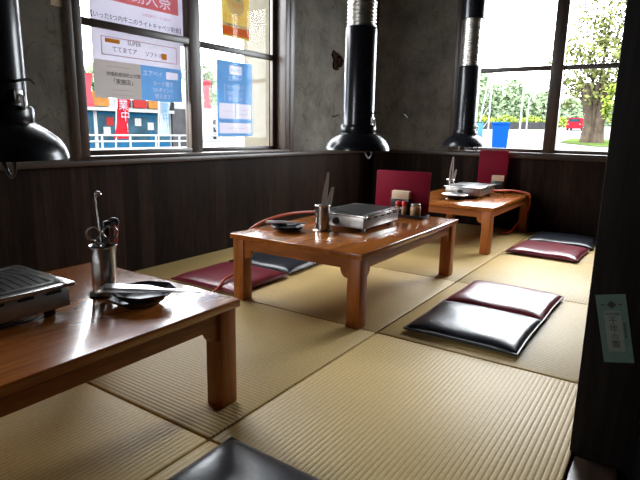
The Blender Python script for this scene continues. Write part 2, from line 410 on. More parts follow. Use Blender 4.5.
def window(name, axis, face, a0, a1, mull, rail_z, z0, z1):
    """two sliding sashes, each with a middle rail. local depth d>0 goes outwards"""
    def B(mb, t0, t1, d0, d1, zz0, zz1, bev=.003):
        if axis == 'Y': mb.box(face-d1, face-d0, t0, t1, zz0, zz1, bev=bev)
        else: mb.box(t0, t1, face+d0, face+d1, zz0, zz1, bev=bev)
    fr = MB(); mz = M['trim_z']; mh = M['trim_y'] if axis == 'Y' else M['trim_x']
    B(fr, a0, a0+.055, -.012, .12, z0, z1); B(fr, a1-.055, a1, -.012, .12, z0, z1)
    B(fr, a0, a1, -.012, .12, z1-.05, z1); B(fr, a0, a1, -.018, .12, z0-.002, z0+.018)
    o = structure(fr.build(name, mz))
    for k, (g0, g1) in enumerate(((a0+.055, mull+.049), (mull-.049, a1-.055))):
        d = .050 if k == 0 else .077
        zb = max(.717, 0) if z0 > 0 else z0+.09
        for part, (t0, t1, q0, q1), mt in (('sash_bottom_rail', (g0, g1, z0+.018, zb), mh), ('sash_top_rail', (g0, g1, z1-.10, z1-.05), mh),
                                           ('middle_rail', (g0, g1, rail_z-.020, rail_z+.020), mh)):
            m_ = MB(); B(m_, t0, t1, d, d+.026, q0, q1); m_.build(part, mt, o)
        for t0, t1 in ((g0, g0+(.03 if k == 0 else .098)), (g1-(.098 if k == 0 else .05), g1)):
            m_ = MB(); B(m_, t0, t1, d-.0005, d+.0265, z0+.018, z1-.05); m_.build('sash_stile', mz, o)
        m_ = MB(); B(m_, g0+.02, g1-.02, d+.011, d+.015, zb-.015, z1-.06, bev=0); m_.build('pane', M['glass'], o, smooth=False)
    return o
window('window_1', 'Y', XW, 1.640, 3.45, 2.520, 1.385, WZ0, WZ1)
window('window_2', 'X', YW, -1.79, -.07, -.956, 1.397, WZ0, WZ1)
# casings on the room side of the window openings
for nm, t0, t1 in (('trim_5', 3.45, 3.515), ('trim_6', 1.606, 1.645), ):
    structure(MB().box(XW-.03, XW+.014, t0, t1, CAPZ+.012, 2.34, bev=.004).build(nm, M['trim_z']))
for nm, t0, t1 in (('trim_7', -1.83, -1.79),):
    structure(MB().box(t0, t1, YW-.014, YW+.03, CAPZ+.012, 2.34, bev=.004).build(nm, M['trim_z']))

# ------------------------------------------------------------------ pillar and its label
PX, PY = -.150, 1.478
pil = structure(MB().box(PX, PX+.145, PY, PY+.13, -.36, ZC, bev=.004).build('pillar', M['pillar']))
st = thing('paper_label', 'faded green paper label with black vertical lettering stuck on the dark pillar', 'label', (-.083, PY-.001, .370))
a = RAD(13); rgt = Vector((cos(a), 0, sin(a))); up = Vector((-sin(a), 0, cos(a)))
def lab(w0, w1, h0, h1, d0, d1):
    mb = MB(); vs = []
    for d in (d0, d1):
        for w, h in ((w0, h0), (w1, h0), (w1, h1), (w0, h1)): vs.append(rgt*w+up*h+Vector((0, -d, 0)))
    return mb.add(vs, [(0, 1, 2, 3), (7, 6, 5, 4), (0, 4, 5, 1), (1, 5, 6, 2), (2, 6, 7, 3), (3, 7, 4, 0)])
lab(-.034, .034, -.089, .089, 0, .0012).build('label_sheet', M['sticker'], st, smooth=False)
lab(-.020, .018, -.060, .046, .0012, .0016).build('label_panel', M['sticker_pale'], st, smooth=False)
def lt(body, w, h, size, sp=1., lines=.9):
    return text_mesh('lettering', body, size, M['ink'], st, rgt*w+up*h+Vector((0, -.0021, 0)), rgt, up, spacing=sp, lines=lines)
for k, ch in enumerate('千年の響'): lt(ch, -.001, .020-k*.0205, .0215 if ch != 'の' else .017)
lt('琉球泡盛', -.001, .038, .0085); lt('沖\n縄\n県\n産\n泡\n盛', .0235, -.004, .007, lines=1.0)
em = MB(); em.add([rgt*w+up*h+Vector((0, -.0016, 0)) for w, h in ((0, .052), (.011, .0625), (0, .073), (-.011, .0625))], [(0, 1, 2, 3)])
for dw in (-.02, .02): em.add([rgt*(w+dw)+up*h+Vector((0, -.0016, 0)) for w, h in ((0, .0605), (.006, .0625), (0, .0645), (-.006, .0625))], [(0, 1, 2, 3)])
em.build('emblem', M['ink'], st, smooth=False)

# ------------------------------------------------------------------ tables
TL, TW, THT = 1.17, .75, .34
def make_table(label):
    t = thing('low_table', label, 'table')
    hx, hy = TW/2, TL/2; top = .026
    mb = MB(); mb.box(-hx, hx, -hy, hy, THT-top, THT, bev=.004, seg=3); mb.build('tabletop', M['table_y'], t)
    ins, lg = .010, .066
    for sx in (-1, 1):
        for sy in (-1, 1):
            x0, y0 = sx*(hx-ins), sy*(hy-ins)
            MB().box(min(x0, x0-sx*lg), max(x0, x0-sx*lg), min(y0, y0-sy*lg), max(y0, y0-sy*lg), 0, THT-top, bev=.004).build('leg', M['table_z'], t)
    def prof(half):
        zt, zb, br = THT-top, THT-top-.052, .042
        pts = [(-half, zt), (-half, zb-br)]
        for k in range(7): pts.append((-half+.006+br*(sin(pi/2*k/6))*.85, zb-br*cos(pi/2*k/6)))
        pts += [(-u, z) for u, z in pts[::-1]]
        return pts
    for s in (-1, 1):
        x = s*(hx-ins-.012); MB().prism(prof(hy-ins-lg), min(x, x-s*.024), max(x, x-s*.024), axis='X').build('apron', M['table_s'], t)
        y = s*(hy-ins-.012); MB().prism(prof(hx-ins-lg), min(y, y-s*.024), max(y, y-s*.024), axis='Y').build('apron', M['table_x'], t)
    return t
TX = -1.053-TW/2
t_mid = make_table('low orange wooden table in the middle of the room, black hood hanging over it'); t_mid.location = (TX, 1.893+TL/2, 0)
t_near = copy_tree(t_mid); t_near.location = (-1.06-TW/2, 1.155-TL/2, 0)
t_near['label'] = 'nearest low wooden table, cut by the left edge, with scissors canister on it'
t_far = copy_tree(t_mid); t_far.location = (-1.033-TW/2, 3.705+TL/2-.005, 0)
t_far['label'] = 'farthest low wooden table, standing against the back wall under the window'
T1 = t_near.location; T2 = t_mid.location; T3 = t_far.location

# ------------------------------------------------------------------ table grills
def make_grill(label):
    g = thing('table_grill', label, 'grill')
    hx, hy = .14, .20
    b = MB(); b.box(-hx, hx, -hy, hy, .02, .078, bev=.003); bd = b.build('body', M['steel_dull'], g)
    for sx in (-1, 1):
        for sy in (-1, 1):
            MB().box(sx*(hx-.03)-.012, sx*(hx-.03)+.012, sy*(hy-.045)-.012, sy*(hy-.045)+.012, 0, .021, bev=.003).build('foot', M['plastic'], g)
    r = MB(); o_, i_ = .012, .022; z0, z1 = .078, .088
    for x0, x1, y0, y1 in ((-hx-o_, hx+o_, -hy-o_, -hy+i_), (-hx-o_, hx+o_, hy-i_, hy+o_), (-hx-o_, -hx+i_, -hy+i_, hy-i_), (hx-i_, hx+o_, -hy+i_, hy-i_)):
        r.box(x0, x1, y0, y1, z0, z1, bev=.002)
    r.build('rim', M['steel'], g)
    p = MB(); p.box(-hx+.02, hx-.02, -hy+.02, hy-.02, .076, .081)
    # cast plate: two slightly raised slopes meeting at a ridge, cut by slots
    n = 15
    for k in range(n):
        y0 = -hy+.032+k*(2*hy-.064)/n; y1 = y0+(2*hy-.064)/n*.80
        p.prism([(-hx+.026, .081), (-hx+.026, .087), (0, .096), (hx-.026, .087), (hx-.026, .081)], y0, y1)
    for s in (-1, 1): p.box(min(s*(hx-.034), s*(hx-.018)), max(s*(hx-.034), s*(hx-.018)), -hy+.018, hy-.018, .08, .091, bev=.002)
    for s in (-1, 1): p.box(-hx+.018, hx-.018, min(s*(hy-.034), s*(hy-.018)), max(s*(hy-.034), s*(hy-.018)), .08, .091, bev=.002)
    p.build('grate', M['iron'], g)
    for s in (-1, 1):
        for k in range(5): MB().box(s*hx-.001, s*hx+.001, -.165+k*.075, -.165+k*.075+.042, .064, .072).build('vent_slot', M['slot'], bd)
    kb = MB(); kb.tube([(-.02, -hy, .048), (-.02, -hy-.016, .048)], [.019, .016], seg=20); kb.build('control_knob', M['plastic'], bd)
    return g
g_mid = make_grill('stainless tabletop gas grill with black grate on the middle table'); g_mid.location = (-1.283-.14, 2.51, THT)
g_near = copy_tree(g_mid); g_near.location = (-1.350-.14, .582, THT); g_near['label'] = 'tabletop gas grill on the nearest table, cut by the left edge of the photo'
g_far = copy_tree(g_mid); g_far.location = (-1.265-.14, 4.325, THT); g_far['label'] = 'tabletop gas grill on the farthest table under the back window'

# ------------------------------------------------------------------ exhaust hoods
def make_hood(label):
    h = thing('exhaust_hood', label, 'exhaust hood')
    bell = MB().lathe([(.084, .092), (.095, .087), (.114, .076), (.134, .061), (.150, .044), (.161, .026), (.166, .010), (.167, .0), (.161, -.001), (.156, .012), (.145, .034), (.122, .056), (.084, .078)], 56).build('bell', M['enamel'], h)
    MB().lathe([(.078, .086), (.091, .086), (.093, .09), (.093, .122), (.090, .128), (.078, .128)], 48).build('collar', M['enamel'], h)
    pipe = MB().lathe([(.072, .10), (.080, .10), (.080, .595), (.077, .602), (.066, .602)], 48).build('pipe', M['enamel'], h)
    pf = []; z = .585
    while z < .955: pf += [(.066, z), (.0735, z+.004), (.0735, z+.011), (.066, z+.015)]; z += .018
    MB().lathe(pf, 40).build('flexible_duct', M['flex'], h)
    MB().lathe([(.066, .945), (.087, .945), (.087, ZC-.752)], 48).build('upper_duct', M['enamel'], h)
    MB().tube(smooth_path([(.078, .0, .185), (.105, .0, .189), (.122, .0, .187), (.132, .0, .179)], 5), .0035, 8).build('damper_lever', M['iron'], pipe)
    lt_ = MB(); lt_.tube([(.079, .0, .155), (.094, 0, .150), (.096, 0, .118)], .005, 8); lt_.box(.077, .087, -.012, .012, .135, .165, bev=.002); lt_.build('latch', M['steel_dull'], pipe)
    k = MB(); k.tube(smooth_path([(.075, -.065, .02), (.088, -.066, -.012), (.110, -.075, -.036), (.128, -.082, -.022), (.132, -.082, .012)], 5), .005, 8); k.build('handle', M['iron'], bell)
    return h
h_mid = make_hood('black bell exhaust hood on a pipe hanging over the middle table'); h_mid.location = (-1.412, 2.45, .75)
h_near = copy_tree(h_mid); h_near.location = (-1.42, .66, .765); h_near['label'] = 'black bell exhaust hood cut by the left edge, over the nearest table'
h_far = copy_tree(h_mid); h_far.location = (-1.432, 4.17, .742); h_far['label'] = 'black bell exhaust hood before the back window, over the farthest table'
for o in (h_near, h_far):
    pass
h_near.rotation_euler.z = RAD(20)

# ------------------------------------------------------------------ cushions
def make_cushion(name, label, red, hx=.235, hy=.225, th=.05, group=None):
    c = thing(name, label, 'cushion', group=group)
    n = 22; z0 = th*.36; mb = MB()
    def edge(u, v):   # sides bow in slightly, corners stay out
        return (hx*u*(1-.022*(1-v*v)), hy*v*(1-.022*(1-u*u)))
    def prof(u, v):
        f = max(0., 1-abs(u)**5)*max(0., 1-abs(v)**5)
        return f**.42
    rows = {}
    for s in (1, -1):
        for i in range(n+1):
            for j in range(n+1):
                u, v = sin(pi/2*(2*i/n-1)), sin(pi/2*(2*j/n-1))
                x, y = edge(u, v); rim = i in (0, n) or j in (0, n)
                if rim and s == -1: rows[(s, i, j)] = rows[(1, i, j)]; continue
                z = z0 + (th-z0)*prof(u, v)*(1-.06*sin(5*u+2*v)*cos(4*v)) if s == 1 else z0-z0*prof(u, v)
                rows[(s, i, j)] = mb.bm.verts.new((x, y, z))
        for i in range(n):
            for j in range(n):
                q = [rows[(s, i, j)], rows[(s, i+1, j)], rows[(s, i+1, j+1)], rows[(s, i, j+1)]]
                mb.bm.faces.new(q if s == 1 else q[::-1])
    o = mb.build('pad', M['red_leather' if red else 'black_leather'], c)
    for p in o.data.polygons: p.use_smooth = True
    pts = []
    for k in range(4*12):
        q, t = divmod(k, 12); t = t/6-1
        u, v = [(t, -1), (1, t), (-t, 1), (-1, -t)][q]
        x, y = edge(u, v); pts.append((x*1.012, y*1.012, z0))
    pts.append(pts[0]); 
    MB().tube(pts, .0045, 6, cap=False).build('piping', M['red_pipe' if red else 'black_pipe'], c)
    return c
cr = make_cushion('floor_cushion', 'wine red floor cushion right of the middle table, joined to a black one', True)
cr.location = (-.655, 2.695, 0); cr.rotation_euler.z = RAD(-1)
cb = make_cushion('floor_cushion', 'black floor cushion right of the middle table, joined to a red one', False)
cb.location = (-.66, 2.235, 0)
def place(src, x, y, rz, label):
    c = copy_tree(src); c.location = (x, y, 0); c.rotation_euler.z = RAD(rz); c['label'] = label; return c
place(cr, -.715, 4.07, -2, 'wine red floor cushion right of the farthest table by the pillar')
place(cb, -.70, 4.56, 2, 'black floor cushion in shade behind the red one, against the back wall')
place(cr, -2.045, 2.15, 1, 'wine red floor cushion along the left wall behind the middle table')
place(cb, -2.07, 2.64, 1, 'black floor cushion along the left wall, showing under the middle table')
place(cb, -.686, .728, -1, 'black floor cushion cut by the bottom edge, right of the nearest table')

# ------------------------------------------------------------------ canisters and tools
def make_canister(label, r=.036, h=.185):
    c = thing('utensil_canister', label, 'canister')
    MB().lathe([(0, .001), (r+.010, .001), (r+.012, .004), (r+.008, .008), (r, .010), (r, h-.004), (r+.004, h-.002), (r+.005, h+.002), (r+.002, h+.005), (r-.003, h+.002), (r-.003, .012), (0, .012)], 40).build('body', M['steel'], c)
    return c
NC = Vector((-1.424, .940, THT))
can_n = make_canister('shiny steel canister holding scissors and tongs on the nearest table', .036, .150); can_n.location = NC
can_m = make_canister('steel canister holding tongs beside the grill on the middle table', .037, .13); can_m.location = (-1.487, 2.243, THT)
can_f = make_canister('steel canister holding tongs beside the grill on the farthest table', .034, .11); can_f.location = (-1.610, 4.40, THT)
# directions as seen from where the photo was taken: L = to the left in the photo
Lr = Vector((.50, .0, 0)); 
side = Vector((NC.y, -NC.x, 0)).normalized()          # points right in view
back = Vector((NC.x, NC.y, 0)).normalized()           # points away
def scissors():
    s = thing('scissors', 'steel kitchen scissors standing handles up in the steel canister', 'scissors', NC)
    for k in (-1, 1):
        b = MB(); c = side*(k*.0235)+back*(-.008)
        base = side*(-k*.010)+back*(-.008)
        b.ring(c+Vector((0, 0, .193)), (back+Vector((0, 0, .1))), .0200, .0032, 24, 8)
        b.tube(smooth_path([c*.85+Vector((0, 0, .1695)), base*.4+side*(k*.006)+back*-.006+Vector((0, 0, .145)), base+Vector((0, 0, .09)), base*1.2+Vector((0, 0, .016))], 6), [.0035]*12+[.003]*6+[.0022], 8)
        b.build('blade_and_handle', M['steel'], s)
    MB().tube([back*-.014+Vector((0, 0, .12)), back*0+Vector((0, 0, .12))], .005, 10).build('pivot', M['steel_dull'], s)
scissors()
sk = thing('ladle', 'thin steel ladle with a curled tip standing tallest in the steel canister', 'ladle', NC)
p0 = side*(.006)+back*.018; 
MB().tube([p0+Vector((0, 0, .016)), p0-side*.008+Vector((0, 0, .15)), p0-side*.018+Vector((0, 0, .296))], .0024, 8).build('handle', M['steel'], sk)
b_ = MB(); c_ = p0-side*.017+Vector((0, 0, .304))
b_.tube(smooth_path([c_+Vector((0, 0, -.008)), c_+side*.002+Vector((0, 0, .006)), c_+side*.009+Vector((0, 0, .008)), c_+side*.014+Vector((0, 0, .0))], 6), [.003]*7+[.0045]*6+[.005]*6, 10); b_.build('hook_tip', M['steel'], sk)
rt = thing('tongs', 'tongs with red grips and black tips in the steel canister', 'tongs', NC)
for k in (-1, 1):
    q0 = side*(.012+.004*k)+back*(.010); q1 = side*(.030+.012*k)+back*(.022)
    def at(t): return q0+(q1-q0)*t
    MB().tube([at(0)+Vector((0, 0, .016)), at(.7)+Vector((0, 0, .125)), at(.85)+Vector((0, 0, .16))], .0035, 8).build('arm', M['steel'], rt)
    MB().tube([at(.8)+Vector((0, 0, .15)), at(1.0)+Vector((0, 0, .19)), at(1.08)+Vector((0, 0, .21))], [.006, .0062, .0055], 10).build('grip', M['red_grip'], rt)
kb = MB(); kb.tube(smooth_path([at(1.08)-side*.024+Vector((0, 0, .21)), at(1.05)-side*.014+Vector((0, 0, .224)), at(1.05)+Vector((0, 0, .224)), at(1.08)+Vector((0, 0, .21))], 5), .008, 10); kb.build('hinge', M['plastic'], rt)
kn = thing('knife', 'black handled knife leaning at the back of the steel canister', 'knife', NC)
MB().box(-.004, .004, -.009, .009, .125, .225, bev=.003, mat=Matrix.Translation(side*.013+back*.016)).build('handle', M['plastic'], kn)
MB().box(-.001, .001, -.008, .008, .02, .127, mat=Matrix.Translation(side*.013+back*.016)).build('blade', M['steel'], kn)

def standing_tongs(label, c, lean, hgt, w=.010, split=.006, name='tongs', mat='dull_tin'):
    """flat sprung strips rising out of a canister"""
    t = thing(name, label, 'tongs', c)
    base = Vector((c[0], c[1], 0)).normalized(); sd = Vector((base.y, -base.x, 0))
    for k in (-1, 1):
        m_ = MB(); p = [sd*(lean*(-.3)+k*split*.6)+Vector((0, 0, .014)), sd*(lean*.35+k*split)+Vector((0, 0, hgt*.55)), sd*(lean+k*split*.35)+Vector((0, 0, hgt))]
        p = smooth_path(p, 6); vs = []; n = len(p)
        for i, q in enumerate(p):
            ww = w*(.55+.45*sin(pi*min(1, i/n*1.1)))
            for d in (-1, 1): vs += [q+sd*d*ww*.5-base*.0008, q+sd*d*ww*.5+base*.0008]
        f = []
        for i in range(n-1):
            a, b = i*4, i*4+4
            f += [(a, a+2, b+2, b), (a+1, b+1, b+3, a+3), (a, b, b+1, a+1), (a+2, a+3, b+3, b+2)]
        f += [(0, 1, 3, 2), (4*n-4, 4*n-2, 4*n-1, 4*n-3)]
        m_.add(vs, f).build('arm', M[mat], t)
    return t
standing_tongs('tall steel tongs leaning right in the canister on the middle table', Vector((-1.487, 2.243, THT)), .026, .30, .017, .004)
standing_tongs('shorter steel tongs in the canister on the middle table', Vector((-1.476, 2.256, THT)), .034, .225, .02, .004)
standing_tongs('slim steel tongs standing in the canister on the farthest table', Vector((-1.610, 4.40, THT)), .012, .305, .012, .010)
standing_tongs('short steel tongs leaning right in the canister on the farthest table', Vector((-1.600, 4.41, THT)), .03, .2, .016, .006)

# ------------------------------------------------------------------ dishes and loose tongs
def make_dish(label, r=.085, h=.026, mat='dish', seg=8):
    d = MB()
    d.lathe([(0, .002), (r*.62, .0), (r*.66, .003), (r*.96, h*.8), (r, h), (r*.985, h+.002), (r*.94, h*.9), (r*.62, .008), (0, .007)], seg)
    o = d.build('side_dish', M[mat], smooth=False)
    return tag(o, label, 'dish')
def place_dish(src, loc, rz, label, scale=1., flat=1.):
    c = src.copy() if src.name in COL.objects and 'used' in src else src
    if c is not src: COL.objects.link(c)
    src['used'] = 1
    if 'used' in c and c is not src: del c['used']
    c.location = loc; c.rotation_euler.z = RAD(rz); c['label'] = label; c.scale = (scale, scale, scale*flat)
    return c
dish = make_dish('x', .092, .034)
place_dish(dish, (-1.262, .938, THT), 22, 'bottom black octagonal dish of the stack on the nearest table', .93, .8)
place_dish(dish, (-1.250, .952, THT+.015), 44, 'top black octagonal dish of the stack, under white tongs, nearest table', 1.0, .8)
place_dish(dish, (-1.62, 2.125, THT), 22, 'bottom black dish of the pair on the middle table', .9, .55)
place_dish(dish, (-1.62, 2.125, THT+.010), 40, 'top black dish of the pair, under tongs, on the middle table', .95, .55)
place_dish(dish, (-1.415, 3.985, THT), 22, 'black dish near the front edge of the farthest table, under a pale tray', .8)
del dish['used']
tr = thing('oval_tray', 'pale metal tray resting on a dish on the farthest table', 'tray', (-1.42, 4.0, THT+.0295))
MB().lathe([(0, .0), (.085, .0), (.1, .008), (.103, .009), (.101, .0105), (.084, .003), (0, .0025)], 32).build('tray_plate', M['tin'], tr)
def flat_tongs(label, p, q, w0, w1, z):
    """long flat tongs lying on dishes, from p (wide end) to q"""
    t = thing('serving_tongs', label, 'tongs', (p[0], p[1], z))
    d = Vector((q[0]-p[0], q[1]-p[1], 0)); L = d.length; d.normalize(); n = Vector((-d.y, d.x, 0))
    for k in (0, 1):
        m_ = MB(); a0, a1 = k*.0065, k*.004
        off = n*((k-.5)*w0*.5)
        vs = []
        for s_, w, zz in ((0, w0, a0), (L*.45, w0*.9, a0+.001), (L*.62, w1, a1), (L, w1*.8, a1)):
            for e in (-1, 1):
                for dz in (0, .002): vs.append(d*s_+n*(e*w/2)+off*(1-s_/L)+Vector((0, 0, zz+dz)))
        f = []
        for i in range(3):
            a, b = i*4, i*4+4
            f += [(a, b, b+2, a+2), (a+1, a+3, b+3, b+1), (a, a+1, b+1, b), (a+2, b+2, b+3, a+3)]
        f += [(0, 2, 3, 1), (12, 13, 15, 14)]
        m_.add(vs, f).build('arm', M['tin'], t)
    return t
flat_tongs('pale flat tongs lying across the black dishes on the nearest table', (-1.347, .878), (-1.095, 1.030), .042, .012, THT+.0435)
flat_tongs('pale flat tongs lying across the black dishes on the middle table', (-1.755, 2.115), (-1.575, 2.228), .024, .011, THT+.0285)

# ------------------------------------------------------------------ menus, napkins, seasonings
def menu(label, loc, w, h, rz, tilt):
    o = thing('menu_book', label, 'menu', loc); o.rotation_euler = (RAD(-tilt), 0, RAD(rz))
    MB().box(-w/2, w/2, -.010, -.006, 0, h, bev=.0015).build('front_cover', M['menu'], o)
    MB().box(-w/2, w/2, .006, .010, 0, h, bev=.0015).build('back_cover', M['menu'], o)
    MB().box(-w/2+.004, w/2-.004, -.0058, .0058, .003, h-.004).build('pages', M['page'], o)
    return o
menu('wide crimson menu book standing at the far end of the middle table', (-1.412, 3.022, THT), .345, .268, 7, 3)
menu('crimson menu book standing against the back window sill on the farthest table', (-1.375, 4.80, THT), .255, .360, 0, 2)
ct = MB()
ct.box(-.115, .115, -.055, .055, 0, .006, bev=.002)
for x0, x1, y0, y1 in ((-.115, .115, -.055, -.05), (-.115, .115, .05, .055), (-.115, -.11, -.05, .05), (.11, .115, -.05, .05)): ct.box(x0, x1, y0, y1, .005, .02, bev=.0015)
tag(ct.build('condiment_tray', M['plastic'], loc=(-1.325, 2.945, THT)), 'black tray of seasonings at the far end of the middle table', 'tray')
def napkins(label, loc, w=.115):
    o = thing('napkin_holder', label, 'napkin holder', loc)
    MB().box(-w/2-.004, w/2+.004, -.022, .022, 0, .098, bev=.004).build('holder', M['plastic'], o)
    m_ = MB()
    for k in range(4): m_.box(-w/2, w/2, -.017+k*.009, -.0095+k*.009, .096, .145+.002*(k % 2), bev=.002)
    m_.build('napkins', M['cream'], o); return o
napkins('black holder of cream napkins before the menu on the middle table', (-1.392, 2.972, THT+.006))
napkins('holder of cream napkins before the menu on the farthest table', (-1.305, 4.74, THT), .10)
def bottle(label, loc):
    o = thing('sauce_bottle', label, 'bottle', loc)
    MB().lathe([(0, 0), (.016, 0), (.017, .003), (.017, .055), (.013, .062), (.013, .066), (0, .066)], 24).build('bottle_body', M['brown_liquid'], o)
    MB().lathe([(.016, .062), (.0165, .064), (.0165, .084), (.013, .089), (0, .09)], 24).build('cap', M['red_cap'], o)
bottle('left red-capped sauce bottle in the seasoning tray on the middle table', (-1.388, 2.925, THT+.006))
bottle('right red-capped sauce bottle in the seasoning tray on the middle table', (-1.348, 2.928, THT+.006))
j = thing('seasoning_jar', 'pale brown seasoning jar at the right end of the seasoning tray', 'jar', (-1.277, 2.935, THT+.006))
MB().lathe([(0, 0), (.028, 0), (.031, .004), (.031, .058), (.026, .066), (0, .066)], 28).build('jar_body', M['brown_liquid'], j)
MB().lathe([(.027, .063), (.0285, .065), (.0285, .078), (.025, .081), (0, .082)], 28).build('lid', M['steel_dull'], j)

# ------------------------------------------------------------------ gas hoses
def hose(label, pts, r=.0075):
    return tag(MB().tube(smooth_path(pts, 8), r, 10).build('gas_hose', M['hose']), label, 'hose')
hose('orange rubber gas hose falling over the back edge of the middle table to the floor',
     [(-1.57, 2.62, .385), (-1.64, 2.70, .375), (-1.72, 2.70, .362), (-1.762, 2.575, .372), (-1.775, 2.341, .386), (-1.800, 2.128, .362), (-1.842, 2.04, .29), (-1.90, 2.08, .16), (-1.93, 2.085, .085), (-1.925, 1.98, .062), (-1.92, 1.90, .02), (-1.93, 1.78, .008), (-2.0, 1.5, .008), (-2.1, 1.1, .008)])
hose('orange rubber gas hose running over the right edge of the farthest table',
     [(-1.26, 4.42, .385), (-1.22, 4.44, .385), (-1.15, 4.60, .378), (-1.08, 4.66, .366), (-1.022, 4.69, .349), (-1.012, 4.70, .30), (-1.02, 4.69, .22), (-1.09, 4.63, .08), (-1.14, 4.6, .02), (-1.2, 4.56, .008)])

# ------------------------------------------------------------------ small things on the walls
tag(MB().box(XW, XW+.002, 1.545, 1.602, 1.418, 1.475).build('paper_tag', M['tag'], smooth=False), 'small beige paper tag pinned on grey plaster left of the window', 'paper tag')
hk = MB(); 
tag(hk.tube(smooth_path([(XW-.002, 4.10, .965), (XW+.02, 4.11, .968), (XW+.025, 4.15, .985), (XW+.025, 4.22, .985)], 5), .004, 8).build('wire_hook', M['iron']), 'thin black wire hook on the plaster left of the middle hood', 'hook')
w2 = MB(); w2.tube(smooth_path([(-2.30, YW+.002, 1.01), (-2.30, YW-.02, 1.01), (-2.285, YW-.025, 1.005), (-2.26, YW-.025, .98)], 5), .006, 8)
tag(w2.build('wire_hook', M['steel_dull']), 'short bent metal hook on the dark back wall right of the middle hood', 'hook')
bt = thing('wall_bracket', 'rusty dark bracket on the plaster behind the middle hood pipe', 'bracket', (XW, 4.145, 1.45))
pts = []
for k in range(14):
    t = 2*pi*k/14; rr = .075*(1+.3*sin(3*t+1)+.15*cos(5*t)); pts.append((rr*cos(t)*1.05, rr*sin(t)*1.0))
MB().prism([(u, z) for u, z in pts], 0, .012, axis='X').build('backing', M['stain'], bt)
MB().tube(smooth_path([(.01, .0, .03), (.04, .01, .02), (.045, .02, -.03), (.02, .03, -.05)], 5), .010, 8).build('loop', M['stain'], bt)

# ------------------------------------------------------------------ posters on the outside of the left window
XP = XW-.1065
RY, UZ = Vector((0, 1, 0)), Vector((0, 0, 1))
def rect(y0, y1, z0, z1, x, th=.0004): return MB().box(x-th, x, y0, y1, z0, z1)
def sheet_with_letters(name, y0, y1, z0, z1, mat, parent, items, x):
    """a printed colour field whose lettering is left open so that the white paper behind shows"""
    cu = bpy.data.curves.new(name, 'CURVE'); cu.dimensions = '2D'; cu.fill_mode = 'BOTH'
    def poly(pts):
        s = cu.splines.new('POLY'); s.points.add(len(pts)-1); s.use_cyclic_u = True
        for p, q in zip(s.points, pts): p.co = (q[0], q[1], 0, 1)
    poly([(y0, z0), (y1, z0), (y1, z1), (y0, z1)])
    for it in items:
        if it[0] == 'rect': poly([(it[1], it[3]), (it[2], it[3]), (it[2], it[4]), (it[1], it[4])]); continue
        _, body, cy, cz, size = it
        tc = bpy.data.curves.new('t', 'FONT'); tc.body = body; tc.size = size; tc.align_x = 'CENTER'; tc.align_y = 'CENTER'; tc.resolution_u = 2
        t = bpy.data.objects.new('t', tc); COL.objects.link(t)
        bpy.context.view_layer.objects.active = t
        for o in bpy.context.selected_objects: o.select_set(False)
        t.select_set(True)
        bpy.ops.object.convert(target='CURVE')
        t = bpy.context.view_layer.objects.active
        for s in t.data.splines:
            if s.type == 'BEZIER':
                bp = s.bezier_points; n = len(bp); out = []
                for i in range(n):
                    a, b = bp[i], bp[(i+1) % n]
                    for k in range(3):
                        q = k/3; out.append(a.co*(1-q)**3+3*a.handle_right*q*(1-q)**2+3*b.handle_left*q*q*(1-q)+b.co*q**3)
            else: out = [Vector(p.co[:3]) for p in s.points]
            if len(out) > 2: poly([(cy+p.x, cz+p.y) for p in out])
        d = t.data; bpy.data.objects.remove(t)
    o = bpy.data.objects.new(name, cu); COL.objects.link(o)
    dg = bpy.context.evaluated_depsgraph_get(); dg.update()
    me = bpy.data.meshes.new_from_object(o.evaluated_get(dg)); bpy.data.objects.remove(o)
    me.transform(Matrix(((0, 0, 1, x), (1, 0, 0, 0), (0, 1, 0, 0), (0, 0, 0, 1))))
    me.materials.clear(); me.materials.append(M[mat]); me.name = name
    o = bpy.data.objects.new(name, me); COL.objects.link(o); o.parent = parent
    return o
def ptext(body, y, z, size, mat, parent, x=XP+.0025, sp=1.): return text_mesh('lettering', body, size, M[mat], parent, (x, y, z), RY, UZ, spacing=sp)
# upper poster
p1 = thing('window_poster', 'white window poster with a red top band, upper left pane', 'poster')
rect(1.822, 2.495, 1.352, 1.80, XP).build('sheet', M['p_white'], p1, smooth=False)
sheet_with_letters('red_band', 1.93, 2.44, 1.532, 1.775, 'p_red', p1, [('text', '感謝大祭', 2.19, 1.588, .098)], XP+.001)
ptext('【いった5つ内牛ニのライトキャベツ割食】', 2.14, 1.440, .0345, 'p_ink', p1)
ptext('お得な割引クーポン配布中', 2.27, 1.492, .018, 'p_pink', p1); ptext('※詳しくは店内スタッフまで', 2.03, 1.398, .018, 'p_pink', p1); ptext('ご利用ください', 2.30, 1.396, .018, 'p_ink', p1)
# lower poster
p2 = thing('window_poster', 'white window poster with a pink frame and blue corner, lower left pane', 'poster')
rect(1.822, 2.452, 1.208, 1.352, XP).build('sheet', M['p_white'], p2, smooth=False)
fr = MB()
for a, b, c, d in ((1.88, 2.415, 1.238, 1.2415), (1.88, 2.415, 1.334, 1.3375), (1.88, 1.8835, 1.238, 1.3375), (2.4115, 2.415, 1.238, 1.3375)): fr.box(XP, XP+.001, a, b, c, d)
fr.build('pink_frame', M['p_pink'], p2, smooth=False)
rect(1.905, 2.0, 1.305, 1.328, XP+.001).build('gold_badge', M['p_gold'], p2, smooth=False)
ptext('SUPER', 2.098, 1.318, .034, 'p_ink', p2); ptext('いろいろ', 2.262, 1.315, .03, 'p_grey', p2); ptext('ててまてア', 2.03, 1.272, .034, 'p_ink', p2); ptext('ソフトホ', 2.235, 1.272, .032, 'p_ink', p2)
rect(2.295, 2.335, 1.256, 1.290, XP+.001).build('gold_square', M['p_gold'], p2, smooth=False)
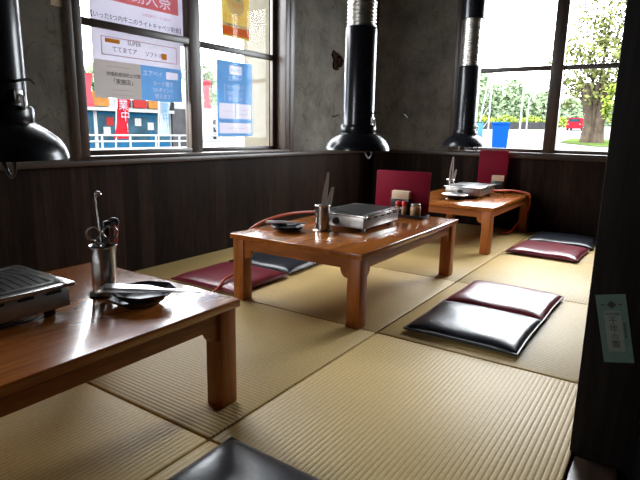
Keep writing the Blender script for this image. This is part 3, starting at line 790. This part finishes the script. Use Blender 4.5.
rect(1.822, 2.135, 1.003, 1.208, XP).build('grey_flyer', M['p_grey'], p2, smooth=False)
ptext('沖縄県感染防止対策', 2.015, 1.135, .026, 'p_ink', p2); ptext('「実施店」', 2.01, 1.095, .034, 'p_ink', p2); ptext('________________', 2.0, 1.058, .018, 'p_ink', p2); ptext('________________', 2.0, 1.03, .018, 'p_ink', p2); ptext('________________', 1.98, 1.185, .02, 'p_ink', p2)
rect(2.135, 2.452, 1.003, 1.208, XP).build('blue_backing', M['p_white'], p2, smooth=False)
sheet_with_letters('blue_field', 2.135, 2.452, 1.003, 1.208, 'p_blue', p2, [('text', 'エアペイ', 2.225, 1.162, .038), ('rect', 2.325, 2.42, 1.140, 1.184), ('text', 'カード電マ', 2.30, 1.107, .032), ('text', 'QRポイント', 2.30, 1.069, .030), ('text', '使えます!', 2.30, 1.031, .032)], XP+.001)
# small yellow poster
p3 = thing('window_poster', 'small yellow and orange poster high in the right pane of the left window', 'poster')
rect(2.826, 3.112, 1.474, 1.80, XP).build('sheet', M['p_orange'], p3, smooth=False)
rect(2.826, 3.112, 1.490, 1.545, XP+.001).build('orange_band', M['p_ored'], p3, smooth=False)
rect(2.826, 3.112, 1.548, 1.566, XP+.001).build('white_band', M['p_pale'], p3, smooth=False)
cm = MB(); cm.add([(XP+.001, 2.97+.09*cos(2*pi*k/24), 1.70+.075*sin(2*pi*k/24)) for k in range(24)], [tuple(range(24))]); cm.build('white_disc', M['p_pale'], p3, smooth=False)
ptext('テイクアウト', 2.97, 1.600, .042, 'p_ored', p3); ptext('お持ち帰り', 2.93, 1.557, .02, 'p_ink', p3); ptext('できます', 2.985, 1.690, .03, 'p_ored', p3, x=XP+.003); ptext('一番', 2.97, 1.74, .05, 'p_blue', p3, x=XP+.003)
# blue poster
p4 = thing('window_poster', 'blue poster with white boxes in the right pane of the left window', 'poster')
rect(2.766, 3.136, .792, 1.314, XP).build('sheet', M['p_white'], p4, smooth=False)
sheet_with_letters('blue_field', 2.766, 3.136, .792, 1.314, 'p_blue', p4,
    [('rect', 2.895, 3.025, 1.225, 1.285), ('text', 'エアペイ', 2.955, 1.192, .040), ('text', 'カード電マ', 2.955, 1.135, .036), ('text', 'QRポイント', 2.955, 1.093, .033), ('text', '使えます!', 2.955, 1.052, .036),
     ('rect', 2.785, 2.945, .915, 1.022), ('rect', 2.958, 3.122, .915, 1.022), ('rect', 2.785, 3.122, .812, .885),
     ('rect', 2.842, 2.846, 1.035, 1.155), ('rect', 3.066, 3.070, 1.035, 1.155)], XP+.001)
ptext('AirPAY', 2.96, 1.252, .034, 'p_blue', p4); ptext('____________', 2.865, .975, .016, 'p_ink', p4); ptext('____________', 3.04, .985, .016, 'p_ink', p4); ptext('____________', 3.04, .955, .016, 'p_ink', p4); ptext('____________________', 2.96, .855, .018, 'p_ink', p4)

# ------------------------------------------------------------------ outside, left: the shop across the street
def smooth01(t): t = max(0., min(1., t)); return t*t*(3-2*t)
def terrain(x, y):
    if y < 6: return -.5
    return -.5 + .03*(y-6)*smooth01((x/y+.75)/.3)
gm = MB(); nx, ny = 60, 60; X0, X1, Y0, Y1 = -60., 20., -20., 140.
gv = {}
for i in range(nx+1):
    for k in range(ny+1):
        x, y = X0+(X1-X0)*i/nx, Y0+(Y1-Y0)*k/ny; gv[i, k] = gm.bm.verts.new((x, y, terrain(x, y)))
for i in range(nx):
    for k in range(ny): gm.bm.faces.new((gv[i, k], gv[i+1, k], gv[i+1, k+1], gv[i, k+1]))
structure(gm.build('ground', M['ground']))

sh = thing('shop_building', 'low shop across the street with a blue front and bright signs', 'building', (-18, 0, -.5))
MB().box(-6, -.05, 6.5, 19.5, 0, 2.35).build('wall', M['shop_wall'], sh, smooth=False)
MB().box(-.06, .04, 8.0, 15.35, .0, 1.87).build('blue_front', M['shop_blue'], sh, smooth=False)
for y0, y1, z0, z1, m_ in ((8.4, 10.6, .75, 1.7, 'shop_glass'), (10.9, 11.75, .75, 1.7, 'shop_glass'), (12.0, 13.0, .75, 1.75, 'shop_glass'), (13.15, 14.3, .8, 1.7, 'shop_glass'), (14.5, 15.2, .8, 1.7, 'shop_glass')):
    w = MB().box(.03, .06, y0, y1, z0, z1).build('shop_window', M[m_], sh, smooth=False)
MB().box(-.04, .05, 15.5, 16.45, 0, 2.1).build('door', M['shop_grey'], sh, smooth=False)
for y0, m_ in ((11.2, 'shop_wall'), (11.82, 'shop_wall'), (8.1, 'shop_wall')): MB().box(.02, .08, y0, y0+.14, 0, 1.87).build('post', M[m_], sh, smooth=False)
MB().box(-.06, .3, 8.0, 15.4, 1.88, 2.0).build('awning_edge', M['shop_wall'], sh, smooth=False)
for y0, w_, m_ in ((9.0, .8, 'sign_orange'), (10.2, .9, 'sign_red'), (11.5, 1.0, 'sign_orange'), (12.9, .55, 'sign_dark'), (13.6, .6, 'sign_red'), (14.3, .7, 'sign_orange'), (15.2, .4, 'sign_dark')):
    MB().box(.0, .08, y0, y0+w_, 2.05, 2.55).build('sign', M[m_], sh, smooth=False)
for y0, z_, m_ in ((12.35, 1.35, 'sign_red'), (13.6, 1.35, 'shop_wall'), (14.2, 1.2, 'shop_wall'), (12.2, 1.0, 'shop_wall'), (9.3, 1.1, 'sign_orange')):
    MB().box(.06, .075, y0, y0+.3, z_, z_+.3).build('notice', M[m_], sh, smooth=False)

rl = thing('street_railing', 'pale railing on a low kerb wall between the window and the blue shop', 'railing', (-9, 0, -.5))
MB().box(-.1, .1, 3.5, 13, 0, .93).build('kerb_wall', M['concrete'], rl, smooth=False)
for z in (1.06, 1.175): MB().tube([(0, 3.5, z), (0, 13, z-.02)], .018, 8).build('rail_bar', M['rail'], rl)
for k in range(16): MB().tube([(0, 3.6+k*.62, .9), (0, 3.6+k*.62, 1.18)], .02, 8).build('post', M['rail'], rl)

def banner(label, x, y0, y1, z0, z1, m_, lean=0., marks=None):
    b = thing('banner_flag', label, 'flag', (x, y0, -.5))
    MB().tube([(0, -.03, 0), (0, -.03+lean, z1+.6)], .018, 8).build('pole', M['pole'], b)
    mb = MB(); n = 10; vs = []
    for d in (0, .006):
        for i in range(n+1):
            t = i/n; z = z0+.5+(z1-z0)*t
            for e in (0, 1): vs.append((d+.05*sin(5*t+e*2), e*(y1-y0)+lean*t, z))
    m = (n+1)*2; f = []
    for i in range(n):
        a = i*2; f += [(a, a+1, a+3, a+2), (m+a, m+a+2, m+a+3, m+a+1), (a, a+2, m+a+2, m+a), (a+1, m+a+1, m+a+3, a+3)]
    f += [(0, m, m+1, 1), (2*n, 2*n+1, m+2*n+1, m+2*n)]
    mb.add(vs, f).build('cloth', M[m_], b)
    if marks:
        for k in range(4):
            t = (k+.6)/4.6
            text_mesh('lettering', marks[k], (y1-y0)*.75, M['cloth_white' if m_ != 'cloth_white' else 'cloth_blue'], b, (.075, (y1-y0)*.5+lean*t, z1+.5-(z1-z0)*t), RY, UZ)
banner('red banner flag before the blue shop, under the white poster', -11, 7.74, 8.10, .55, 1.72, 'cloth_red', .20, '営業中!')
banner('white and blue banner flag before the blue shop, right of the red one', -11, 9.0, 9.35, .62, 1.62, 'cloth_white', .13, '営業中!')
banner('pink banner flag in the right pane beside the blue poster', -11, 10.58, 10.86, 1.36, 2.12, 'cloth_pink', .02)
banner('pink banner flag at the left edge of the left window', -11, 6.98, 7.26, 1.25, 1.97, 'cloth_pink', .02)
sg = thing('sign_board', 'small white street sign with black marks left of the blue poster', 'sign', (-12, 11.95, -.5))
MB().tube([(0, 0, 0), (0, 0, 1.0)], .03, 8).build('post', M['pole'], sg)
MB().box(-.02, .02, -.13, .13, .92, 1.70).build('panel', M['shop_wall'], sg, smooth=False)
for k in range(3): MB().box(.02, .03, -.03, .09, 1.0+k*.22, 1.14+k*.22).build('mark', M['sign_dark'], sg, smooth=False)

# ------------------------------------------------------------------ trees
def foliage(blobs, n, size, seed):
    rnd = random.Random(seed); mb = MB()
    tot = sum(b[3]**2 for b in blobs)
    for (cx, cy, cz, r) in blobs:
        for _ in range(int(n*r*r/tot)):
            d = Vector((rnd.gauss(0, 1), rnd.gauss(0, 1), rnd.gauss(0, 1))).normalized()
            p = Vector((cx, cy, cz))+d*r*(.55+.5*rnd.random())*Vector((1, 1, .85)).length/1.65
            u = Vector((rnd.gauss(0, 1), rnd.gauss(0, 1), rnd.gauss(0, .7))).normalized(); v = u.orthogonal().normalized(); s = size*(.6+.8*rnd.random())
            v = (v+u.cross(v)*rnd.uniform(-1, 1)).normalized()
            mb.add([p-u*s*.5, p-v*s*.28, p+u*s*.5, p+v*s*.28], [(0, 1, 2, 3)])
    return mb
def tree(label, x, y, blobs, n, size, leaf, trunk_h, trunk_r, seed, group=None, strands=1):
    z = terrain(x, y); t = thing('tree', label, 'tree', (x, y, z), 0, group)
    tb = MB(); rnd = random.Random(seed+50)
    for k in range(strands):
        o = Vector((rnd.uniform(-1, 1), rnd.uniform(-1, 1), 0))*trunk_r*(.8 if strands > 1 else 0)
        top = Vector((o.x*3+rnd.uniform(-.3, .3)*trunk_h*.2, o.y*2, trunk_h))
        r0 = trunk_r*(.5 if strands > 1 else 1)
        tb.tube(smooth_path([o*1.15+Vector((0, 0, -.2)), o+Vector((0, 0, trunk_h*.35)), top*.7+Vector((0, 0, trunk_h*.02)), top], 5), [r0*(1.25-.05*i) for i in range(16)], 9)
    for (cx, cy, cz, r) in blobs[:8]:
        tb.tube([(0, 0, trunk_h*.55), (cx*.5, cy*.5, (trunk_h*.6+cz)*.5+.1), (cx, cy, cz)], [trunk_r*.3, trunk_r*.2, trunk_r*.07], 6)
    tb.build('trunk', M['bark'], t)
    foliage(blobs, n, size, seed).build('foliage', M[leaf], t, smooth=False)
    return t
bl = [(-1.5, 0, 4.2, 1.5), (.2, -.3, 4.6, 1.5), (1.6, .2, 4.0, 1.4), (-.9, .3, 5.8, 1.5), (.9, .2, 6.2, 1.6), (.2, 0, 7.6, 1.6), (-1.8, .2, 2.9, 1.0), (2.2, 0, 5.4, 1.3), (1.9, 0, 7.6, 1.3), (-.2, -.6, 3.2, 1.1)]
tree('big old tree with a thick ribbed trunk beside the road, right pane of back window', -4.42, 35, bl, 5200, .26, 'leaf_a', 3.4, .46, 3, strands=14)
tree('bright yellow-green shrubby tree next to the big tree by the pillar', -3.05, 33, [(0, 0, 2.5, .9), (.5, 0, 3.3, .8), (-.3, 0, 1.9, .6), (.6, 0, 1.7, .7)], 900, .3, 'leaf_c', 1.4, .08, 5)
rr = random.Random(11)
for k in range(17):
    q = k/16; row = k % 3
    y = 88+row*8; xr = -.40+.37*q; x = xr*y
    top = (9.9*(1-q)**1.15+3.3+(1.5 if q > .85 else 0)+rr.uniform(-.5, .5)-.85)*y/90+.85
    h2 = max(1.8, top-terrain(x, y)); rad = 2.0
    bs = []; zz = rad*.7
    while zz < h2-rad*.6:
        bs.append((rr.uniform(-.7, .7), rr.uniform(-.5, .5), zz, rad*(1-.25*zz/h2))); zz += rad*.75
    bs = bs or [(0, 0, h2*.5, h2*.55)]
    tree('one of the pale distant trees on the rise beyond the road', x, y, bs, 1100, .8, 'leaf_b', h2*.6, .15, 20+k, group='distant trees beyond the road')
for k, (x, y) in enumerate(((-22.5, 72), (-19.8, 73.5), (-17.1, 75), (-14.4, 76.5))):
    tree('one of the low light green bushes above the roadside fence', x, y, [(0, 0, .8, .9), (.9, .2, .7, .8), (-.8, 0, .6, .7)], 500, .4, 'leaf_c', .5, .05, 60+k, group='roadside bushes')
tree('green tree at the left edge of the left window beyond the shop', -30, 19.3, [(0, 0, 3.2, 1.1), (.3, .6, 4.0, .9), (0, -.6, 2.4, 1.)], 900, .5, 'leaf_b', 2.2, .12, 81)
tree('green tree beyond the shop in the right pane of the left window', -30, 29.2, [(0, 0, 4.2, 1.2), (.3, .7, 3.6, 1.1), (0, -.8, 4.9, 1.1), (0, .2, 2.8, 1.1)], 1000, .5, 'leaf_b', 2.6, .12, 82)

# ------------------------------------------------------------------ outside, back: road, bin, car, fence, poles
def road_strip(name, pts, w, m_, dz=.02):
    mb = MB(); P = [Vector(p) for p in pts]; vs = []
    for i, p in enumerate(P):
        d = (P[min(i+1, len(P)-1)]-P[max(i-1, 0)]).normalized(); n = Vector((-d.y, d.x))
        for e in (-1, 1):
            q = p+n*w*.5*e; vs.append((q.x, q.y, terrain(q.x, q.y)+dz))
    for e in range(len(P)-1): pass
    mb.add(vs, [(2*i, 2*i+1, 2*i+3, 2*i+2) for i in range(len(P)-1)])
    return structure(mb.build(name, m_))
road_strip('road', [(-1.5-.135*(y-6), y) for y in range(10, 120, 5)], 7.5, M['road'])
vg = MB(); vv = [(-3.6, 30.5), (-1.0, 30.5), (-1.0, 39), (-6.4, 40.5), (-6.0, 34)]
vg.add([(x, y, terrain(x, y)+.05) for x, y in vv], [(0, 1, 2, 3, 4)])
structure(vg.build('grass_verge', M['grass'], smooth=False))

bn = thing('recycling_bin', 'bright blue bin standing outside the left pane of the back window', 'bin', (-5.56, 20, terrain(-5.56, 20)))
z1 = 1.24-terrain(-5.56, 20)
m_ = MB(); m_.prism([(-.19, 0), (.19, 0), (.245, z1-.1), (-.245, z1-.1)], -.22, .22); m_.build('bin_body', M['bin'], bn)
MB().box(-.265, .265, -.25, .25, z1-.1, z1, bev=.03).build('lid', M['bin'], bn)
for s in (-1, 1): MB().tube([(s*.15, .2, .06), (s*.2, .2, .06)], .06, 14).build('wheel', M['tyre'], bn)
sb = thing('sign_board', 'pale blue board outside beside the farthest hood', 'sign', (-4.45, 14, terrain(-4.45, 14)))
MB().box(-.10, .10, -.03, .03, .6, 1.12-terrain(-4.45, 14), bev=.01).build('panel', M['pale_blue'], sb)
for s in (-1, 1): MB().box(s*.08-.015, s*.08+.015, -.02, .02, 0, .62).build('leg', M['pole'], sb)

c = thing('car', 'small red car far off on the road left of the big tree', 'car', (-9.9, 65, terrain(-9.9, 65)+.02))
body = MB(); body.prism([(-.75, .2), (.75, .2), (.78, .55), (.7, .8), (.55, 1.3), (-.55, 1.3), (-.7, .8), (-.78, .55)], -1.8, 1.8); body.build('body', M['car_red'], c)
MB().prism([(-.55, .9), (.55, .9), (.48, 1.18), (-.48, 1.18)], -1.83, -1.79).build('windscreen', M['shop_glass'], c)
for sx in (-1, 1):
    for sy in (-1.1, 1.1): MB().tube([(sx*.62, sy, .3), (sx*.8, sy, .3)], .3, 16).build('wheel', M['tyre'], c)
    MB().box(sx*.58-.08, sx*.58+.08, -1.84, -1.79, .58, .68).build('headlight', M['shop_wall'], c)

rf = thing('roadside_fence', 'low dark fence along the far side of the road', 'fence', (0, 0, 0))
fp = [(-21+i*1.35, 64+i*.75) for i in range(7)]
for (xa, ya), (xb, yb) in zip(fp, fp[1:]):
    za, zb = terrain(xa, ya), terrain(xb, yb)
    m_ = MB(); m_.add([(xa, ya, za), (xb, yb, zb), (xb, yb, zb+.85), (xa, ya, za+.85), (xa, ya+.06, za), (xb, yb+.06, zb), (xb, yb+.06, zb+.85), (xa, ya+.06, za+.85)],
        [(0, 1, 2, 3), (7, 6, 5, 4), (3, 2, 6, 7), (0, 3, 7, 4), (1, 5, 6, 2), (0, 4, 5, 1)]); m_.build('fence_panel', M['shop_grey'], rf, smooth=False)
    MB().box(xa-.05, xa+.05, ya-.05, ya+.05, za, za+.95).build('post', M['shop_grey'], rf)
def pole_(label, x, y, h, r=.07, arms=0):
    p = thing('utility_pole', label, 'utility pole', (x, y, terrain(x, y)))
    MB().tube([(0, 0, 0), (0, 0, h)], [r, r*.7], 10).build('shaft', M['pole'], p)
    for k in range(arms): MB().box(-.5, .5, -.05, .05, h-.3-.5*k, h-.2-.5*k).build('crossarm', M['pole'], p)
pole_('taller of the two slim utility poles outside the back window', -11, 45, 3.9); pole_('shorter of the two slim utility poles outside, right of the taller one', -10.5, 45, 3.0, .06)
tw = thing('lattice_tower', 'pale lattice pylon outside just right of the farthest hood', 'pylon', (-13.65, 45, terrain(-13.65, 45)))
m1, m2 = MB(), MB(); H_ = 5.0
for sx in (-1, 1):
    MB().tube([(sx*.75 if sx < 0 else .12, 0, 0), (sx*.12, 0, H_)], .06, 8).build('leg', M['pole'], tw)
for k in range(4):
    a = k/4; b = (k+1)/4
    MB().tube([(-.75+.63*a, 0, H_*a), (.12, 0, H_*b)], .03, 6).build('brace', M['pole'], tw)
MB().box(-.75, .75, -.04, .04, H_-.06, H_+.06).build('crossarm', M['pole'], tw)

# ------------------------------------------------------------------ light: overcast sky, daylight only
w = bpy.data.worlds.new('sky'); scene.world = w; w.use_nodes = True
N, L = w.node_tree.nodes, w.node_tree.links
bg = N['Background']; bg.inputs['Strength'].default_value = 10.0
tc = N.new('ShaderNodeTexCoord'); sx = N.new('ShaderNodeSeparateXYZ'); L.new(tc.outputs['Generated'], sx.inputs[0])
rp = N.new('ShaderNodeValToRGB'); rp.color_ramp.elements[0].color = (.90, .94, 1, 1); rp.color_ramp.elements[1].color = (.97, .98, 1, 1)
L.new(sx.outputs['Z'], rp.inputs['Fac']); L.new(rp.outputs['Color'], bg.inputs['Color'])
def portal(name, loc, rot, sx_, sy_):
    l = bpy.data.lights.new(name, 'AREA'); l.shape = 'RECTANGLE'; l.size = sx_; l.size_y = sy_; l.cycles.is_portal = True
    o = bpy.data.objects.new(name, l); COL.objects.link(o); o.location = loc; o.rotation_euler = rot
for yc in (2.535,): portal('sky_portal', (XW-TH-.03, yc, 1.475), (0, RAD(-90), 0), 1.7, 1.95)
portal('sky_portal', (-.945, YW+TH+.03, 1.475), (RAD(-90), 0, 0), 1.9, 1.7)

portal('sky_portal', (-2.0, -2.13, 1.35), (RAD(90), 0, 0), .6, 1.1)

# ------------------------------------------------------------------ camera
cam = bpy.data.cameras.new('camera'); co = bpy.data.objects.new('camera', cam); COL.objects.link(co)
yaw, pit, rol = -.5892053694173016, .20528458089730064, .019256521694598662
f = Vector((sin(yaw)*cos(pit), cos(yaw)*cos(pit), -sin(pit))); r = Vector((cos(yaw), -sin(yaw), 0)); u = r.cross(f)
r2 = cos(rol)*r+sin(rol)*u; u2 = -sin(rol)*r+cos(rol)*u
co.matrix_world = Matrix(((r2.x, u2.x, -f.x, 0), (r2.y, u2.y, -f.y, 0), (r2.z, u2.z, -f.z, .85), (0, 0, 0, 1)))
cam.sensor_width = 36; cam.lens = 530.1/640*36; cam.clip_start = .02; cam.clip_end = 500
scene.camera = co
vs = scene.view_settings
scene.display_settings.display_device = 'sRGB'
vs.view_transform = 'Standard'; vs.look = 'None'; vs.gamma = 1; vs.use_curve_mapping = False; vs.exposure = 1.3
scene.cycles.use_denoising = True
scene.cycles.max_bounces = 12; scene.cycles.diffuse_bounces = 6; scene.cycles.transparent_max_bounces = 16
scene.cycles.sample_clamp_indirect = 10; scene.cycles.caustics_reflective = False
